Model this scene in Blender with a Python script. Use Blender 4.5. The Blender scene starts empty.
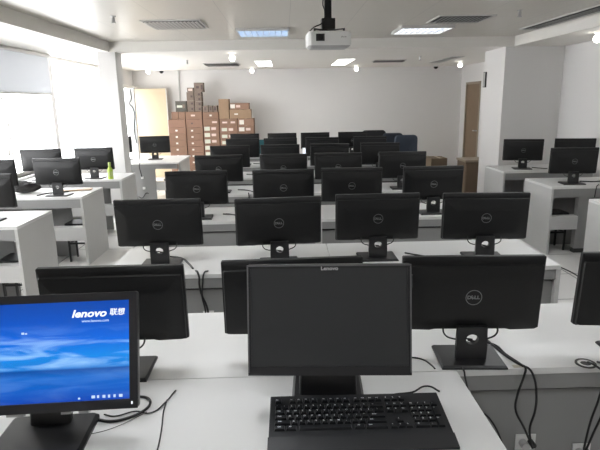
import bpy, bmesh, math, random
from mathutils import Vector, Matrix
random.seed(7)
C = bpy.context.scene.collection
PI = math.pi
R = math.radians

# ------------------------------------------------------------------ materials
def mat(name, col, rough=.5, metal=0.0, spec=.5, noise=0.0, nscale=8.0, bump=0.0, bscale=200.0):
    m = bpy.data.materials.new(name); m.use_nodes = True
    nt = m.node_tree; b = nt.nodes['Principled BSDF']
    b.inputs['Base Color'].default_value = (*col, 1)
    b.inputs['Roughness'].default_value = rough
    b.inputs['Metallic'].default_value = metal
    b.inputs['Specular IOR Level'].default_value = spec
    if noise > 0 or bump > 0:
        tc = nt.nodes.new('ShaderNodeTexCoord')
    if noise > 0:
        n = nt.nodes.new('ShaderNodeTexNoise'); n.inputs['Scale'].default_value = nscale
        n.inputs['Detail'].default_value = 4
        nt.links.new(tc.outputs['Object'], n.inputs['Vector'])
        mx = nt.nodes.new('ShaderNodeMix'); mx.data_type = 'RGBA'
        mx.inputs['A'].default_value = (*[c*(1-noise) for c in col], 1)
        mx.inputs['B'].default_value = (*[min(1, c*(1+noise)) for c in col], 1)
        nt.links.new(n.outputs['Fac'], mx.inputs['Factor'])
        nt.links.new(mx.outputs['Result'], b.inputs['Base Color'])
    if bump > 0:
        n2 = nt.nodes.new('ShaderNodeTexNoise'); n2.inputs['Scale'].default_value = bscale
        nt.links.new(tc.outputs['Object'], n2.inputs['Vector'])
        bp = nt.nodes.new('ShaderNodeBump'); bp.inputs['Strength'].default_value = bump
        bp.inputs['Distance'].default_value = .001
        nt.links.new(n2.outputs['Fac'], bp.inputs['Height'])
        nt.links.new(bp.outputs['Normal'], b.inputs['Normal'])
    return m

def emis(name, col, s):
    m = bpy.data.materials.new(name); m.use_nodes = True
    nt = m.node_tree; nt.nodes.remove(nt.nodes['Principled BSDF'])
    e = nt.nodes.new('ShaderNodeEmission'); e.inputs['Color'].default_value = (*col, 1)
    e.inputs['Strength'].default_value = s
    nt.links.new(e.outputs[0], nt.nodes['Material Output'].inputs[0])
    return m

def seam_mat(name, col, sx, ox, sy, oy, lw, linecol, rough=.5, noise=.03, metal=0, spec=.5):
    """flat colour with thin joint lines on a sx by sy grid (object coordinates)"""
    m = mat(name, col, rough, metal, spec, noise, 1.5)
    nt = m.node_tree; b = nt.nodes['Principled BSDF']
    tc = nt.nodes.new('ShaderNodeTexCoord'); sp = nt.nodes.new('ShaderNodeSeparateXYZ')
    nt.links.new(tc.outputs['Object'], sp.inputs[0])
    outs = []
    for ax, s, o in (('X', sx, ox), ('Y', sy, oy)):
        if not s: continue
        a = nt.nodes.new('ShaderNodeMath'); a.operation = 'SUBTRACT'; a.inputs[1].default_value = o
        nt.links.new(sp.outputs[ax], a.inputs[0])
        p = nt.nodes.new('ShaderNodeMath'); p.operation = 'PINGPONG'; p.inputs[1].default_value = s/2
        nt.links.new(a.outputs[0], p.inputs[0])
        l = nt.nodes.new('ShaderNodeMath'); l.operation = 'LESS_THAN'; l.inputs[1].default_value = lw/2
        nt.links.new(p.outputs[0], l.inputs[0]); outs.append(l)
    f = outs[0]
    if len(outs) == 2:
        f = nt.nodes.new('ShaderNodeMath'); f.operation = 'MAXIMUM'
        nt.links.new(outs[0].outputs[0], f.inputs[0]); nt.links.new(outs[1].outputs[0], f.inputs[1])
    old = b.inputs['Base Color'].links[0].from_socket
    mx = nt.nodes.new('ShaderNodeMix'); mx.data_type = 'RGBA'
    mx.inputs['B'].default_value = (*linecol, 1)
    nt.links.new(f.outputs[0], mx.inputs['Factor']); nt.links.new(old, mx.inputs['A'])
    nt.links.new(mx.outputs['Result'], b.inputs['Base Color'])
    return m

M = {}
M['wall'] = mat('wall_paint', (.71, .70, .69), .7, noise=.015, nscale=2)
M['wall_r'] = M['wall']
M['wall_f'] = mat('wall_paint_front', (.50, .49, .48), .7)
M['soffit'] = mat('soffit_paint', (.76, .74, .70), .7, noise=.01, nscale=2)
M['ceil'] = seam_mat('ceiling_panels', (.54, .515, .465), .68, -.6, 1.25, 4.85, .006, (.40, .385, .36), .38, .02)
M['floor'] = seam_mat('floor_tiles', (.66, .65, .63), .66, -1.86, .66, 4.232, .012, (.10, .10, .10), .3, .03)
M['white_lam'] = mat('white_laminate', (.66, .66, .65), .38, noise=.02, nscale=5, bump=.15, bscale=500)
M['desk_front_shaded'] = mat('desk_front_board_shaded', (.25, .25, .247), .45, noise=.02, nscale=5)  # shade on the camera-facing boards is put into this darker colour
M['panel_gray'] = mat('pale_grey_board', (.50, .50, .49), .45, noise=.02, nscale=4)
M['edge'] = mat('desk_edge_band', (.40, .40, .39), .45)
M['gap_shade'] = mat('gap_shade', (.03, .03, .03), .8)  # near-black colour for the shade inside the rail gap
M['blk'] = mat('black_plastic', (.010, .0102, .0105), .42, bump=.3, bscale=900, spec=.35)
M['blk_s'] = mat('black_plastic_smooth', (.012, .0122, .0125), .3)
M['stand'] = mat('black_stand_plastic', (.016, .016, .017), .38)
M['glass_off'] = mat('dark_screen', (.012, .013, .015), .12)
M['screen_blk'] = mat('dark_matte_screen', (.037, .039, .041), .33, noise=.1, nscale=3)
M['bezel'] = mat('charcoal_bezel', (.022, .022, .024), .3)
M['bez_grey'] = mat('grey_bezel_edge', (.16, .16, .165), .3)
M['silver'] = mat('silver_logo', (.30, .30, .31), .35, metal=.7)
M['silver_b'] = mat('bright_silver_print', (.6, .6, .6), .4)
M['cable'] = mat('black_cable', (.012, .012, .012), .45)
M['metal_blk'] = mat('black_metal_leg', (.015, .015, .015), .4)
M['stool'] = mat('pale_stool_seat', (.74, .70, .64), .5, noise=.02, nscale=10)
M['key'] = mat('black_key', (.010, .011, .013), .35)
M['kbody'] = mat('keyboard_body', (.016, .017, .019), .38, bump=.2, bscale=700)
M['legend'] = mat('white_key_print', (.75, .78, .8), .5)
M['alu'] = mat('painted_frame', (.62, .61, .58), .4)
M['blind'] = mat('grey_blind', (.36, .37, .385), .8, noise=.03, nscale=6)
nt = M['blind'].node_tree; tl = nt.nodes.new('ShaderNodeBsdfTranslucent'); tl.inputs[0].default_value = (.055, .057, .060, 1)
ad = nt.nodes.new('ShaderNodeAddShader'); nt.links.new(nt.nodes['Principled BSDF'].outputs[0], ad.inputs[0]); nt.links.new(tl.outputs[0], ad.inputs[1])
nt.links.new(ad.outputs[0], nt.nodes['Material Output'].inputs[0])
M['doorcream'] = mat('cream_door', (.42, .345, .235), .5, noise=.02, nscale=2)
M['doorbrown'] = mat('brown_wood_door', (.21, .145, .09), .5, noise=.12, nscale=6)
M['wood'] = mat('pale_wood', (.50, .36, .24), .5, noise=.1, nscale=12)
M['cabwood'] = mat('cabinet_wood', (.17, .12, .08), .5, noise=.1, nscale=8)
M['cabtop'] = mat('cabinet_top', (.32, .27, .21), .5)
cards = [mat('carton_brown_%s' % w, c, .75, noise=.08, nscale=9) for w, c in
         (('a', (.27, .155, .108)), ('b', (.29, .172, .12)), ('c', (.25, .148, .10)), ('d', (.33, .22, .14)))]
M['carton_grey'] = mat('carton_greybrown', (.20, .155, .125), .75, noise=.1, nscale=20)
M['carton_old'] = mat('carton_old_brown', (.20, .15, .10), .75, noise=.08)
M['carton_dark'] = mat('carton_dark', (.10, .095, .08), .7, noise=.1, nscale=20)
M['label'] = mat('paper_label', (.80, .76, .70), .6)
M['green2'] = mat('pale_green_cap', (.42, .52, .16), .4)
M['label_g'] = mat('greenish_label', (.62, .64, .54), .6)
M['label_dark'] = mat('dark_print', (.09, .06, .06), .6)
M['label_pink'] = mat('pink_label', (.72, .58, .52), .6)
M['tape'] = mat('carton_tape', (.45, .33, .22), .35)
M['navy'] = mat('navy_chair_fabric', (.025, .032, .05), .8, noise=.15, nscale=30)
M['navy2'] = mat('slate_chair_fabric', (.045, .06, .09), .8, noise=.15, nscale=30)
M['blkfab'] = mat('black_fabric', (.012, .012, .014), .85, noise=.2, nscale=25)
M['teal'] = mat('teal_plastic', (.01, .10, .12), .5)
M['green'] = mat('green_bottle', (.45, .62, .10), .25, noise=.1, nscale=10)
M['bag'] = mat('dark_bag_fabric', (.03, .028, .028), .8, noise=.2, nscale=14)
M['white_pl'] = mat('white_plastic', (.72, .72, .71), .35)
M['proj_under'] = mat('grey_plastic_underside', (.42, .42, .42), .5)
M['lens'] = mat('lens_glass', (.005, .005, .006), .08)
M['grille'] = mat('grille_metal', (.58, .57, .55), .4)
M['grille_dark'] = mat('duct_interior', (.10, .10, .10), .8)
M['vent_grey'] = mat('vent_grey', (.36, .36, .35), .5)
M['lamp_warm'] = emis('lamp_warm', (1, .96, .88), 9)
M['lamp_panel'] = emis('lamp_panel', (1, .99, .96), 4)
M['lamp_blue'] = emis('lamp_cool', (.42, .64, 1), 2.4)
M['lamp_cool'] = emis('lamp_neutral', (.9, .94, 1), 3.4)
M['lamp_added_fill'] = emis('lamp_added_fill', (.95, .97, 1), 13.5)  # strong glow for the added out-of-view ceiling lamps
M['louver'] = mat('louver_metal', (.55, .56, .58), .2, metal=.8)
M['louver_w'] = mat('louver_white', (.6, .6, .6), .4)
M['text_w'] = emis('screen_text', (.92, .97, 1), .8)
M['text_d'] = emis('screen_text_dim', (.55, .72, 1), .7)
M['beige'] = mat('beige_sticker', (.5, .47, .38), .6)
M['steel'] = mat('steel', (.5, .5, .5), .3, metal=.8)

# glass (thin architectural: transparent with a little gloss)
m = bpy.data.materials.new('window_glass'); m.use_nodes = True; nt = m.node_tree
nt.nodes.remove(nt.nodes['Principled BSDF'])
tr = nt.nodes.new('ShaderNodeBsdfTransparent'); tr.inputs[0].default_value = (.97, .98, 1, 1)
gl = nt.nodes.new('ShaderNodeBsdfGlossy'); gl.inputs['Roughness'].default_value = .02
mx = nt.nodes.new('ShaderNodeMixShader'); mx.inputs[0].default_value = .05
nt.links.new(tr.outputs[0], mx.inputs[1]); nt.links.new(gl.outputs[0], mx.inputs[2])
nt.links.new(mx.outputs[0], nt.nodes['Material Output'].inputs[0]); M['glass'] = m

# blue desktop wallpaper: emission, gradient with cloud streaks over a sea horizon (object coords; x -.5..+.5, z -.5..+.5)
def wallpaper(w, h):
    m = bpy.data.materials.new('blue_desktop'); m.use_nodes = True; nt = m.node_tree
    N = nt.nodes; L = nt.links; b = N['Principled BSDF']
    b.inputs['Base Color'].default_value = (.004, .004, .005, 1); b.inputs['Roughness'].default_value = .25
    tc = N.new('ShaderNodeTexCoord'); sp = N.new('ShaderNodeSeparateXYZ'); L.new(tc.outputs['Object'], sp.inputs[0])
    mr = N.new('ShaderNodeMapRange'); mr.inputs['From Min'].default_value = 0; mr.inputs['From Max'].default_value = h
    L.new(sp.outputs['Z'], mr.inputs['Value'])
    cr = N.new('ShaderNodeValToRGB'); e = cr.color_ramp.elements
    e[0].position = 0; e[0].color = (.002, .045, .36, 1)
    e[1].position = 1; e[1].color = (.002, .05, .32, 1)
    for p, c in ((.12, (.002, .09, .46)), (.25, (.002, .11, .48)), (.315, (.002, .06, .30)), (.335, (.006, .17, .56)), (.45, (.006, .20, .66)), (.62, (.002, .11, .60)), (.8, (.002, .07, .44))):
        x = e.new(p); x.color = (*c, 1)
    L.new(mr.outputs[0], cr.inputs[0])
    mp = N.new('ShaderNodeMapping'); mp.inputs['Scale'].default_value = (5, 1, 34)
    mp.inputs['Rotation'].default_value = (0, R(-4), 0)
    L.new(tc.outputs['Object'], mp.inputs[0])
    n = N.new('ShaderNodeTexNoise'); n.inputs['Scale'].default_value = 1.0; n.inputs['Detail'].default_value = 6
    n.inputs['Distortion'].default_value = .6
    L.new(mp.outputs[0], n.inputs['Vector'])
    c2 = N.new('ShaderNodeValToRGB'); c2.color_ramp.elements[0].position = .44; c2.color_ramp.elements[1].position = .74
    L.new(n.outputs['Fac'], c2.inputs[0])
    band = N.new('ShaderNodeValToRGB'); be = band.color_ramp.elements
    be[0].position = .24; be[0].color = (.12, .12, .12, 1); be[1].position = .78; be[1].color = (0, 0, 0, 1)
    for p, v in ((.32, .1), (.36, .8), (.47, 1), (.6, .75), (.68, .2)):
        x = be.new(p); x.color = (v, v, v, 1)
    L.new(mr.outputs[0], band.inputs[0])
    mu = N.new('ShaderNodeMath'); mu.operation = 'MULTIPLY'
    L.new(c2.outputs[0], mu.inputs[0]); L.new(band.outputs[0], mu.inputs[1])
    mi = N.new('ShaderNodeMix'); mi.data_type = 'RGBA'; mi.inputs['B'].default_value = (.42, .68, .95, 1)
    L.new(mu.outputs[0], mi.inputs['Factor']); L.new(cr.outputs[0], mi.inputs['A'])
    L.new(mi.outputs['Result'], b.inputs['Emission Color']); b.inputs['Emission Strength'].default_value = .85
    return m

# ------------------------------------------------------------------ mesh helpers
def box(bm, x0, x1, y0, y1, z0, z1, mi=0, bev=0):
    vs = [bm.verts.new((x, y, z)) for z in (z0, z1) for y in (y0, y1) for x in (x0, x1)]
    F = [(0, 2, 3, 1), (4, 5, 7, 6), (0, 1, 5, 4), (2, 6, 7, 3), (0, 4, 6, 2), (1, 3, 7, 5)]
    fs = [bm.faces.new([vs[i] for i in f]) for f in F]
    for f in fs: f.material_index = mi
    if bev > 0:
        es = list({e for f in fs for e in f.edges})
        bmesh.ops.bevel(bm, geom=es, offset=bev, segments=2, profile=.7, affect='EDGES', clamp_overlap=True)
    return vs

def prism(bm, pts, y0, y1, mi=0, axis='y'):
    """extrude a 2-D outline (x,z) along y (or (x,y) along z with axis='z', (y,z) along x with axis='x')"""
    def v(p, t):
        return {'y': (p[0], t, p[1]), 'z': (p[0], p[1], t), 'x': (t, p[0], p[1])}[axis]
    a = [bm.verts.new(v(p, y0)) for p in pts]; b = [bm.verts.new(v(p, y1)) for p in pts]
    n = len(pts); fs = [bm.faces.new(a), bm.faces.new(b[::-1])]
    for i in range(n): fs.append(bm.faces.new((a[i], b[i], b[(i+1) % n], a[(i+1) % n])))
    for f in fs: f.material_index = mi
    return fs

def loft(bm, rings, mi=0, cap=True):
    vr = [[bm.verts.new(p) for p in r] for r in rings]; n = len(rings[0])
    for a, b in zip(vr, vr[1:]):
        for i in range(n):
            f = bm.faces.new((a[i], a[(i+1) % n], b[(i+1) % n], b[i])); f.material_index = mi
    if cap:
        f = bm.faces.new(vr[0][::-1]); f.material_index = mi
        f = bm.faces.new(vr[-1]); f.material_index = mi

def cyl(bm, c, r, h, axis='z', n=20, mi=0, r2=None):
    r2 = r if r2 is None else r2
    rings = []
    for t, rr in ((0, r), (h, r2)):
        ring = []
        for i in range(n):
            a = 2*PI*i/n; u, v = math.cos(a)*rr, math.sin(a)*rr
            ring.append({'z': (c[0]+u, c[1]+v, c[2]+t), 'y': (c[0]+u, c[1]+t, c[2]+v), 'x': (c[0]+t, c[1]+u, c[2]+v)}[axis])
        rings.append(ring)
    loft(bm, rings, mi)

def lathe(bm, prof, c=(0, 0, 0), n=24, mi=0):
    loft(bm, [[(c[0]+math.cos(2*PI*i/n)*r, c[1]+math.sin(2*PI*i/n)*r, c[2]+z) for i in range(n)] for r, z in prof], mi)

def rrect(w, h, r, n=5, cx=0, cz=0):
    pts = []
    for sx, sz, a0 in ((1, 1, 0), (-1, 1, 90), (-1, -1, 180), (1, -1, 270)):
        for k in range(n+1):
            a = R(a0 + 90*k/n)
            pts.append((cx+sx*(w/2-r)+math.cos(a)*r, cz+sz*(h/2-r)+math.sin(a)*r))
    return pts

def mesh_obj(name, bm, mats, parent=None, smooth=False):
    bmesh.ops.recalc_face_normals(bm, faces=bm.faces[:])
    me = bpy.data.meshes.new(name); bm.to_mesh(me); bm.free()
    return me_obj(name, me, mats, parent, smooth)

def me_obj(name, me, mats, parent=None, smooth=False):
    if not isinstance(mats, (list, tuple)): mats = [mats]
    for mm in mats:
        if mm is not None: me.materials.append(M[mm] if isinstance(mm, str) else mm)
    if smooth:
        for p in me.polygons: p.use_smooth = True
        try: me.set_sharp_from_angle(angle=R(35))
        except Exception: pass
    o = bpy.data.objects.new(name, me); C.objects.link(o)
    if parent is not None: o.parent = parent
    return o

def bbx(name, dims, m, parent=None, bev=0, loc=None):
    bm = bmesh.new(); box(bm, *dims, bev=bev)
    o = mesh_obj(name, bm, m, parent)
    return o

def curve_mesh(cu):
    o = bpy.data.objects.new('tmp', cu); C.objects.link(o)
    dg = bpy.context.evaluated_depsgraph_get(); dg.update()
    me = bpy.data.meshes.new_from_object(o.evaluated_get(dg))
    bpy.data.objects.remove(o); bpy.data.curves.remove(cu)
    me.materials.clear()
    return me

def text_mesh(s, size, extr=.0004, shear=0, align='CENTER', bold=0):
    cu = bpy.data.curves.new('t', 'FONT'); cu.body = s; cu.size = size; cu.extrude = extr
    cu.align_x = align; cu.align_y = 'CENTER'; cu.shear = shear; cu.offset = bold
    cu.resolution_u = 3
    return curve_mesh(cu)

def outline_mesh(splines, depth):
    """filled 2-D outline(s), holes allowed, extruded: lies in xy"""
    cu = bpy.data.curves.new('o', 'CURVE'); cu.dimensions = '2D'; cu.fill_mode = 'BOTH'; cu.extrude = depth/2
    for pts in splines:
        s = cu.splines.new('POLY'); s.points.add(len(pts)-1)
        for i, p in enumerate(pts): s.points[i].co = (p[0], p[1], 0, 1)
        s.use_cyclic_u = True
    return curve_mesh(cu)

def tube_mesh(pts, r, res=6):
    cu = bpy.data.curves.new('c', 'CURVE'); cu.dimensions = '3D'; cu.bevel_depth = r; cu.bevel_resolution = 2
    cu.resolution_u = res; cu.use_fill_caps = True
    s = cu.splines.new('BEZIER'); s.bezier_points.add(len(pts)-1)
    for i, p in enumerate(pts):
        b = s.bezier_points[i]; b.co = p; b.handle_left_type = 'AUTO'; b.handle_right_type = 'AUTO'
    return curve_mesh(cu)

def tube(name, pts, r, m='cable', parent=None, res=6):
    return me_obj(name, tube_mesh(pts, r, res), m, parent, True)

def tag(o, label=None, cat=None, group=None, kind=None):
    if label: o['label'] = label
    if cat: o['category'] = cat
    if group: o['group'] = group
    if kind: o['kind'] = kind
    return o

def empty(name, loc, rz=0):
    o = bpy.data.objects.new(name, None); C.objects.link(o)
    o.location = loc; o.rotation_euler = (0, 0, rz); o.empty_display_size = .1
    return o

def struct(o):
    o['kind'] = 'structure'; return o

KIDS = {}
def dup(root, loc, rz=0, label=None, group=None):
    r = root.copy(); C.objects.link(r); r.location = loc; r.rotation_euler = (0, 0, rz)
    if label: r['label'] = label
    if group: r['group'] = group
    for ch in list(root.children):
        c = ch.copy(); C.objects.link(c); c.parent = r
        for g in list(ch.children):
            d = g.copy(); C.objects.link(d); d.parent = c
    return r

# ------------------------------------------------------------------ camera
f = 530.9; yaw = R(1.461); pit = R(13.184); rol = R(-.9763)
cy, sy, cp, sp_ = math.cos(yaw), math.sin(yaw), math.cos(pit), math.sin(pit)
Fv = Vector((sy*cp, cy*cp, -sp_)); Rr = Vector((cy, -sy, 0)); Uv = Rr.cross(Fv)
c_, s_ = math.cos(rol), math.sin(rol)
rv = c_*Rr + s_*Uv; uv = -s_*Rr + c_*Uv
cam = bpy.data.cameras.new('camera'); cam.sensor_width = 36; cam.lens = f/600*36; cam.clip_start = .05; cam.clip_end = 100
co = bpy.data.objects.new('camera', cam); C.objects.link(co)
mw = Matrix.Identity(4)
for i in range(3):
    mw[i][0] = rv[i]; mw[i][1] = uv[i]; mw[i][2] = -Fv[i]
mw[0][3], mw[1][3], mw[2][3] = 0, 0, 1.70
co.matrix_world = mw
bpy.context.scene.camera = co

# ------------------------------------------------------------------ room
XL, XR, YB, YF = -3.45, 4.15, 12.70, -2.2
ZH, ZL = 2.56, 2.42
TX0, TX1, TY1 = -2.48, 3.37, 8.02        # the raised tray of the ceiling
bm = bmesh.new(); box(bm, XL-.2, XR+.2, YF-.2, YB+.2, -.12, 0)
struct(mesh_obj('floor', bm, 'floor'))
# ceiling: raised panel field and the lower plastered zone around it
bm = bmesh.new()
box(bm, TX0, TX1, YF-.2, TY1, ZH, ZH+.2, 0)
box(bm, XL-.2, TX0, YF-.2, TY1, ZL, ZH+.2, 1)
box(bm, TX1, XR+.2, YF-.2, TY1, ZL, ZH+.2, 1)
box(bm, XL-.2, XR+.2, TY1, YB+.2, ZL, ZH+.2, 1)
struct(mesh_obj('ceiling', bm, ['ceil', 'soffit']))
bm = bmesh.new(); box(bm, XL-.2, XR+.2, YB, YB+.2, 0, ZL)
struct(mesh_obj('wall_back', bm, 'wall'))
bm = bmesh.new(); box(bm, XL-.2, XR+.2, YF-.2, YF, 0, ZH)
struct(mesh_obj('wall_front', bm, 'wall_f'))
# left wall with window openings and a doorway
WIN = [(1.9, 3.7), (4.0, 10.7)]
SILL = .78; DOOR = (11.55, 12.50)
bm = bmesh.new()
y = YF-.2
for a, b in WIN:
    box(bm, XL-.2, XL, y, a, 0, ZL); box(bm, XL-.2, XL, a, b, 0, SILL); y = b
box(bm, XL-.06, XL, y, DOOR[0], 0, ZL); box(bm, XL-.06, XL, DOOR[0], DOOR[1], 2.09, ZL)
box(bm, XL-.06, XL, DOOR[1], YB+.2, 0, ZL)
struct(mesh_obj('wall_left', bm, 'wall'))
for i, (a, b) in enumerate(WIN):
    e = empty('window_%d' % (i+1), (XL-.1, (a+b)/2, SILL)); struct(e)
    h = (b-a)/2; H = ZL-SILL
    bm = bmesh.new()
    box(bm, -.03, .03, -h, h, 0, .05); box(bm, -.03, .03, -h, h, H-.05, H)
    box(bm, -.03, .03, -h, -h+.05, .05, H-.05); box(bm, -.03, .03, h-.05, h, .05, H-.05)
    ym = h-.05 if i == 0 else 7.0-(a+b)/2
    box(bm, -.03, .03, -h+.05, ym, 1.0, 1.04)
    for yy in ((0,) if i == 0 else (4.9-(a+b)/2, 5.95-(a+b)/2, ym)):
        box(bm, -.03, .03, yy-.016, yy+.016, .05, 1.0)
    fr = mesh_obj('window_frame', bm, 'alu', e)
    bbx('window_pane', (-.004, .004, -h+.04, h-.04, .04, H-.04), 'glass', e)
    bbx('window_sill', (.0, .13, -h, h, -.03, .0), 'white_pl', e, .004)
    if i == 1:
        for yy in (6.85-(a+b)/2,):
            bm = bmesh.new(); box(bm, .03, .06, yy-.02, yy+.02, .30, .36); box(bm, .05, .07, yy-.012, yy+.012, .33, .50, bev=.004)
            mesh_obj('window_handle', bm, 'alu', e)
# right wall and pillars
bm = bmesh.new()
box(bm, XR, XR+.2, YF-.2, 11.42, 0, ZL); box(bm, XR, XR+.2, 11.42, 12.34, 2.04, ZL); box(bm, XR, XR+.2, 12.34, YB+.2, 0, ZL)
struct(mesh_obj('wall_right', bm, 'wall_r'))
bm = bmesh.new(); box(bm, 3.27, XR, 8.08, 8.9, 0, ZL)
struct(mesh_obj('wall_pillar_right', bm, 'wall_r'))
bm = bmesh.new(); box(bm, -2.655, -2.40, 8.02, 8.32, 0, ZL)
struct(mesh_obj('wall_pillar_left', bm, 'wall'))
# skirting
bbs = [('baseboard_back', (XL, XR, YB-.012, YB, 0, .08)), ('baseboard_pillar_right', (3.258, 3.27, 8.08, 8.9, 0, .08)),
       ('baseboard_right', (XR-.012, XR, YF, 8.07, 0, .08))]
for n, d in bbs: struct(bbx(n, d, 'alu'))
# brown door in the right wall (closed), with frame and handle
e = empty('door_1', (XR, 11.88, 0)); struct(e)
bm = bmesh.new()
box(bm, -.015, .06, -.46, -.41, 0, 2.04); box(bm, -.015, .06, .41, .46, 0, 2.04); box(bm, -.015, .06, -.46, .46, 1.99, 2.04)
mesh_obj('door_frame', bm, 'cabtop', e)
bbx('door_leaf', (.01, .05, -.41, .41, .01, 1.99), 'doorbrown', e)
bm = bmesh.new(); cyl(bm, (-.05, -.34, 1.0), .012, .06, 'x'); box(bm, -.055, -.035, -.35, -.22, .99, 1.01, bev=.004)
mesh_obj('door_handle', bm, 'steel', e)
# cream door of the left doorway, standing open square to the wall
e = empty('door_2', (XL, 12.50, 0)); struct(e)
bm = bmesh.new()
box(bm, -.058, .015, -.948, -.91, 0, 2.03); box(bm, -.058, .015, -.04, -.002, 0, 2.03); box(bm, -.058, .015, -.948, -.002, 2.03, 2.088)
mesh_obj('door_frame', bm, 'alu', e)
bbx('door_leaf', (.03, .80, -.02, .02, .01, 2.02), 'doorcream', e, .003)
bm = bmesh.new()
box(bm, .03, .06, -.035, -.022, .02, 2.02); box(bm, .775, .80, -.03, -.022, .01, 2.02)
mesh_obj('door_edge_strip', bm, 'edge', e)
tube('door_closer', [(.03, -.93, 2.12), (.02, -.5, 2.10), (.16, -.05, 2.05)], .012, 'alu', e)
# door cap / bright lobby outside the doorway is the sky itself

# pier between the windows gets a narrow pale trim
struct(bbx('trim_1', (XL-.05, XL+.02, 8.16, 8.30, SILL, ZL-.001), 'wall'))

# ------------------------------------------------------------------ light
W = bpy.data.worlds.new('World'); bpy.context.scene.world = W; W.use_nodes = True
bgn = W.node_tree.nodes['Background']
bgn.inputs[0].default_value = (1, .988, .965, 1); bgn.inputs[1].default_value = 7.0
sc = bpy.context.scene
sc.view_settings.view_transform = 'Standard'; sc.view_settings.look = 'None'
sc.view_settings.gamma = 1; sc.view_settings.use_curve_mapping = False
sc.view_settings.exposure = 0.6
sc.cycles.max_bounces = 10; sc.cycles.diffuse_bounces = 6; sc.cycles.sample_clamp_indirect = 8

# ------------------------------------------------------------------ ceiling fittings
def fitting(name, label, cat, x, y, z, group=None):
    e = empty(name, (x, y, z)); tag(e, label, cat, group); return e

def frame_bm(bm, hx, hy, w, z0, z1, mi=0):
    box(bm, -hx, hx, -hy, -hy+w, z0, z1, mi); box(bm, -hx, hx, hy-w, hy, z0, z1, mi)
    box(bm, -hx, -hx+w, -hy+w, hy-w, z0, z1, mi); box(bm, hx-w, hx, -hy+w, hy-w, z0, z1, mi)

def slat_grille(name, label, x, y, z, hx, hy, n, slat, back, ang=40, along='y', wslat=.045, group=None):
    e = fitting(name, label, 'air vent', x, y, z, group)
    bm = bmesh.new(); frame_bm(bm, hx, hy, .018, -.012, .0)
    mesh_obj('vent_frame', bm, 'grille', e)
    bbx('vent_backing', (-hx+.018, hx-.018, -hy+.018, hy-.018, -.002, -.0005), back, e)
    bm = bmesh.new()
    for i in range(n):
        a = R(ang); c, s = math.cos(a)*wslat/2, math.sin(a)*wslat/2
        if along == 'y':
            u = -hx+.03 + (2*hx-.06)*(i+.5)/n
            pts = [(u-c, -.022-s*.4), (u+c, -.022+s*.4), (u+c, -.020+s*.4), (u-c, -.020-s*.4)]
            prism(bm, pts, -hy+.018, hy-.018)
        else:
            u = -hy+.03 + (2*hy-.06)*(i+.5)/n
            pts = [(u-c, -.022-s*.4), (u+c, -.022+s*.4), (u+c, -.020+s*.4), (u-c, -.020-s*.4)]
            prism(bm, pts, -hx+.018, hx-.018, axis='x')
    mesh_obj('vent_slats', bm, slat, e)
    return e

slat_grille('air_vent', 'white slatted square air vent in the raised ceiling, left of the louvred lamps', -1.195, 6.36, ZH, .32, .33, 14, 'grille', 'grille_dark', 35, 'y', .030)
slat_grille('air_vent', 'grey square air vent in the raised ceiling, right of the projector', 1.98, 6.22, ZH, .31, .27, 12, 'vent_grey', 'grille_dark', 35, 'y', .044)
slat_grille('air_vent', 'long grey air grille along the right edge of the raised ceiling', 3.20, 6.2, ZH, .13, 1.0, 5, 'vent_grey', 'grille_dark', 25, 'y', .045)
slat_grille('air_vent', 'narrow grey air slot in the lower ceiling above the carton stacks', -1.19, 10.85, ZL, .33, .35, 5, 'vent_grey', 'vent_grey', 30, 'x', .12)
slat_grille('air_vent', 'narrow grey air slot in the lower ceiling right of the projector', 2.02, 10.55, ZL, .30, .19, 4, 'vent_grey', 'vent_grey', 30, 'x', .09)
slat_grille('air_vent', 'grey air slot in the lower ceiling above the brown wooden door side', 3.10, 10.5, ZL, .12, .75, 3, 'vent_grey', 'vent_grey', 25, 'y', .05)

def troffer(label, x, y, lamp, louv, hx=.325, hy=.31):
    e = fitting('louvred_ceiling_lamp', label, 'ceiling lamp', x, y, ZH)
    bm = bmesh.new(); frame_bm(bm, hx, hy, .02, -.035, 0)
    mesh_obj('lamp_frame', bm, 'grille', e)
    bbx('lamp_diffuser', (-hx+.02, hx-.02, -hy+.02, hy-.02, -.004, -.001), lamp, e)
    bm = bmesh.new()
    for i in range(1, 8):
        u = -hx+.02+(2*hx-.04)*i/8; box(bm, u-.003, u+.003, -hy+.02, hy-.02, -.032, -.006)
    for i in (1, 2):
        v = -hy+.02+(2*hy-.04)*i/3; box(bm, -hx+.02, hx-.02, v-.012, v+.012, -.033, -.006)
    mesh_obj('lamp_louvre', bm, louv, e)
troffer('square louvred ceiling lamp with a bluish glow, left of the projector', -.24, 7.07, 'lamp_blue', 'louver_w')
troffer('square louvred ceiling lamp with white glow, right of the projector', 1.76, 7.04, 'lamp_cool', 'louver')

troffer('added unseen louvred ceiling lamp above the foreground desks on the left', -.5, 2.2, 'lamp_added_fill', 'louver_w')  # troffers from here on are added out of view to brighten desks and right side
troffer('added unseen louvred ceiling lamp above the foreground desks on the right', 2.1, 2.6, 'lamp_added_fill', 'louver_w')
troffer('added unseen louvred ceiling lamp above the second centre row at the right', 2.1, 4.6, 'lamp_added_fill', 'louver_w')
troffer('added unseen louvred ceiling lamp behind the camera on the left', -.6, .3, 'lamp_added_fill', 'louver_w')
troffer('added unseen louvred ceiling lamp behind the camera on the right', 1.9, .3, 'lamp_added_fill', 'louver_w')

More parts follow.
